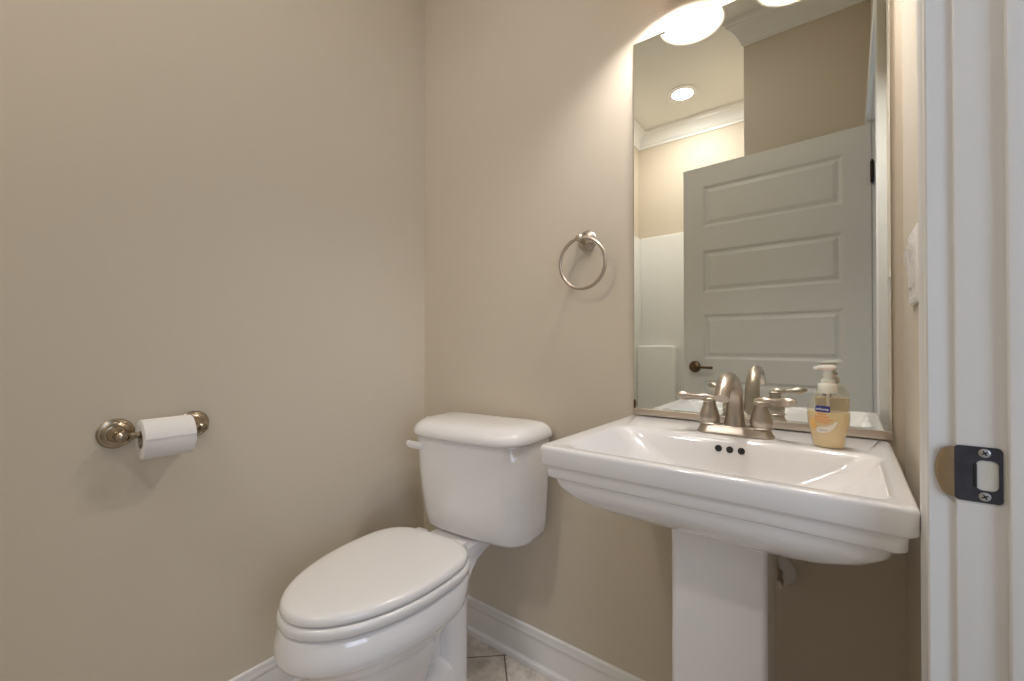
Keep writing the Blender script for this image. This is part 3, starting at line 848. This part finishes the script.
MB().add(*tube([(TC - 0.146, 0.930, 0.714), (TC - 0.164, 0.928, 0.7145), (TC - 0.188, 0.928, 0.715), (TC - 0.210, 0.931, 0.716), (TC - 0.220, 0.935, 0.716)], [0.009, 0.0125, 0.0125, 0.0115, 0.005], 16, sq=(0.6, 1.0), up=(0, 1, 0), sub=4)).make('paddle', SEATM, lv)
# water supply of the toilet, low on the wall behind it
# ------------------------------------------------------------------ toilet paper holder and roll
TPZ = 0.832
tp = thing('toilet_paper_holder', 'antique nickel toilet paper holder with two round posts on the left wall', 'toilet paper holder', (XL, 0.32, TPZ))
PA, PB = 0.236, 0.388
BXX = XL + 0.068
for y in (PA, PB):
    MB().add(*lathe([(0.0, 0.0003), (0.034, 0.0003), (0.0345, 0.003), (0.032, 0.006), (0.027, 0.0075), (0.0265, 0.010), (0.024, 0.012), (0.0185, 0.0135), (0.0165, 0.018), (0.0125, 0.023), (0.0095, 0.032), (0.0085, 0.046), (0.0100, 0.054), (0.0118, 0.058), (0.0125, 0.066), (0.0115, 0.074), (0.007, 0.079), (0.0, 0.080)], (XL, y, TPZ), (1, 0, 0), 32)).make('post', ANTIQUE, tp)
MB().add(*lathe([(0.0, 0.0), (0.0068, 0.0), (0.0068, 0.012), (0.0085, 0.013), (0.0085, 0.020), (0.0068, 0.021), (0.0068, 0.131), (0.0085, 0.132), (0.0085, 0.139), (0.0068, 0.140), (0.0068, 0.152), (0.0, 0.152)], (BXX, PA, TPZ), (0, 1, 0), 20)).make('roller_bar', ANTIQUE, tp)
roll = thing('toilet_paper_roll', 'white toilet paper roll hanging on the antique nickel holder', 'toilet paper', (BXX, 0.318, TPZ - 0.0125))
RZ = TPZ - 0.0118
n = 48
RO, RI, RC = 0.0450, 0.0205, 0.0193
Y0, Y1 = 0.266, 0.363
def ring(r, y, n=48): return [(BXX + r * math.cos(2 * PI * j / n), y, RZ + r * math.sin(2 * PI * j / n)) for j in range(n)]
MB().add(*loft([ring(RI, Y0 + 0.001), ring(RO - 0.001, Y0), ring(RO, Y0 + 0.001), ring(RO, Y1 - 0.001), ring(RO - 0.001, Y1), ring(RI, Y1 - 0.001)], close=True)).make('paper', PAPER, roll, angle=50)
MB().add(*loft([ring(RC, Y0 + 0.0005), ring(RI - 0.0001, Y0 + 0.0005), ring(RI - 0.0001, Y1 - 0.0005), ring(RC, Y1 - 0.0005)], close=True)).make('core', CARD, roll, angle=50)
# loose outer sheet: a thin flap hugging the front of the roll and ending in a torn edge
fl = []
for i in range(15):
    a = math.radians(95 - 88 * i / 14)
    r = RO + 0.0003 + 0.0012 * (i / 14) ** 2
    fl.append((a, r))
V, F = [], []
for k, th in ((0, 0.0), (1, 0.0007)):
    for a, r in fl:
        for y in (Y0 + 0.0008, Y1 - 0.0008):
            V.append((BXX + (r + th) * math.cos(a), y, RZ + (r + th) * math.sin(a)))
m2 = len(fl) * 2
for i in range(len(fl) - 1):
    b_ = i * 2
    F += [(b_, b_ + 1, b_ + 3, b_ + 2), (m2 + b_, m2 + b_ + 2, m2 + b_ + 3, m2 + b_ + 1), (b_, b_ + 2, m2 + b_ + 2, m2 + b_), (b_ + 1, m2 + b_ + 1, m2 + b_ + 3, b_ + 3)]
b_ = (len(fl) - 1) * 2
F += [(b_, b_ + 1, m2 + b_ + 1, m2 + b_), (0, m2, m2 + 1, 1)]
build('loose_sheet', V, F, PAPER, roll, angle=50)

# ------------------------------------------------------------------ towel ring
RX, RZc = -0.617, 1.349
tr_ = thing('towel_ring', 'brushed nickel towel ring hanging on the wall left of the mirror', 'towel ring', (RX, YB, RZc))
MB().add(*lathe([(0.0, 0.0003), (0.030, 0.0003), (0.0305, 0.003), (0.028, 0.006), (0.0235, 0.0075), (0.023, 0.010), (0.020, 0.012), (0.0155, 0.014), (0.013, 0.019), (0.0105, 0.026), (0.0098, 0.034), (0.0115, 0.040), (0.0125, 0.047), (0.0115, 0.054), (0.007, 0.059), (0.0, 0.060)], (RX, YB, RZc), (0, -1, 0), 32)).make('mount', NICKEL, tr_)
MB().add(*torus((-0.611, YB - 0.046, 1.275), 0.0735, 0.0050, (0, 1, 0.06))).make('ring', NICKEL, tr_)

# ------------------------------------------------------------------ light switch on the door wall
sw = thing('light_switch', 'white light switch plate on the wall between mirror and door casing', 'light switch', (XR, 0.955, 1.165))
MB().add(*bevvf(*boxvf(XR - 0.0062, XR - 0.0003, 0.895, 1.012, 1.105, 1.225), 0.003, 3)).make('cover_plate', PLASTIC, sw)
for y in (0.930, 0.977):
    f = MB().add(*bbox(XR - 0.0085, XR - 0.0055, y - 0.0165, y + 0.0165, 1.131, 1.199, 0.0012)).make('rocker_frame', PLASTIC, sw)
    V = [(XR - 0.0078, y - 0.0145, 1.134), (XR - 0.0078, y + 0.0145, 1.134), (XR - 0.0095, y + 0.0145, 1.165), (XR - 0.0095, y - 0.0145, 1.165), (XR - 0.0135, y - 0.0145, 1.196), (XR - 0.0135, y + 0.0145, 1.196), (XR - 0.0070, y - 0.0145, 1.196), (XR - 0.0070, y + 0.0145, 1.196), (XR - 0.0070, y - 0.0145, 1.134), (XR - 0.0070, y + 0.0145, 1.134)]
    F = [(0, 1, 2, 3), (3, 2, 5, 4), (4, 5, 7, 6), (6, 7, 9, 8), (8, 9, 1, 0), (0, 3, 4, 6, 8), (1, 9, 7, 5, 2)]
    build('rocker', V, F, PLASTIC, f, smooth=False)
for y, z in ((0.930, 1.115), (0.977, 1.115), (0.930, 1.215), (0.977, 1.215)):
    MB().add(*lathe([(0, 0), (0.003, 0), (0.0026, 0.001), (0, 0.0013)], (XR - 0.0061, y, z), (-1, 0, 0), 12)).make('screw', PLASTIC, sw)

# ------------------------------------------------------------------ strike plate on the jamb
sk = thing('strike_plate', 'dark metal strike plate with curved lip and two screws on the door jamb', 'strike plate', (0.105, JY1, 0.905))
PX, PXE, Z0, Z1 = 0.0885, 0.1235, 0.877, 0.934
HX0, HX1, HZ0, HZ1 = 0.1045, 0.1205, 0.8895, 0.9205
outl = rr(PX, PXE, Z0, Z1, 0.004, 0, 5)
hole = rr(HX0, HX1, HZ0, HZ1, 0.005, 0, 5)
yo, yi = JY1 - 0.0018, JY1 - 0.0002
MB().add(*loft([[(x, yo, z) for x, z, _ in outl], [(x, yo, z) for x, z, _ in hole], [(x, yi, z) for x, z, _ in hole], [(x, yi, z) for x, z, _ in outl]], close=True)).make('plate', PLATE, sk, angle=30)
V, F = [], []
N = 10
lipx = [(PX + 0.0003, 0.0), (PX - 0.004, 0.0002), (PX - 0.008, 0.0008), (PX - 0.0115, 0.0022), (PX - 0.0135, 0.0045), (PX - 0.0145, 0.0075)]
for k in (0, 1):
    for i, (x, dy) in enumerate(lipx):
        t = i / (len(lipx) - 1)
        hh = (Z1 - Z0) / 2 - 0.002 - 0.013 * t ** 2.2
        for j in range(N + 1):
            zz = 0.9055 + hh * (2 * j / N - 1)
            edge = abs(2 * j / N - 1)
            V.append((x + 0.004 * t * edge ** 3, yo + dy * 1.0 + 0.0015 * k - 0.0, zz))
per = len(lipx) * (N + 1)
for i in range(len(lipx) - 1):
    for j in range(N):
        p = i * (N + 1) + j
        F += [(p, p + 1, p + N + 2, p + N + 1), (per + p, per + p + N + 1, per + p + N + 2, per + p + 1)]
rim = [i * (N + 1) for i in range(len(lipx))] + [(len(lipx) - 1) * (N + 1) + j for j in range(1, N + 1)] + [i * (N + 1) + N for i in range(len(lipx) - 2, -1, -1)] + [j for j in range(N - 1, 0, -1)]
for i in range(len(rim)):
    p, q_ = rim[i], rim[(i + 1) % len(rim)]
    F.append((p, q_, per + q_, per + p))
build('lip', V, F, LIPM, sk, angle=60)
MB().add(*bbox(HX0 - 0.001, HX1 + 0.001, JY1 - 0.0006, JY1 - 0.0001, HZ0 - 0.001, HZ1 + 0.001, 0.0002, 1)).make('latch_pocket', WOODHOLE, sk)
MB().add(*bbox(HX0 - 0.0022, HX0 + 0.0005, JY1 - 0.0026, JY1 - 0.0012, HZ0 + 0.003, HZ1 - 0.004, 0.0005, 1)).make('latch_tab', BLACK, sk)
for zz in (0.928, 0.8835):
    s_ = MB().add(*lathe([(0.0, 0.0), (0.0046, 0.0), (0.0044, 0.0006), (0.003, 0.0010), (0.0, 0.0012)], (0.1105, yo, zz), (0, -1, 0), 20)).make('screw', SCREW, sk)
    cr = MB()
    for ang in (30, 120):
        ca, sa = math.cos(math.radians(ang)), math.sin(math.radians(ang))
        V = []
        for yy in (yo - 0.0009, yo - 0.00135):
            for a_, b2 in ((-0.0026, -0.0006), (0.0026, -0.0006), (0.0026, 0.0006), (-0.0026, 0.0006)):
                V.append((0.1105 + a_ * ca - b2 * sa, yy, zz + a_ * sa + b2 * ca))
        cr.add(V, [(3, 2, 1, 0), (4, 5, 6, 7), (0, 1, 5, 4), (1, 2, 6, 5), (2, 3, 7, 6), (3, 0, 4, 7)])
    cr.make('cross_slot', BLACK, s_, smooth=False)
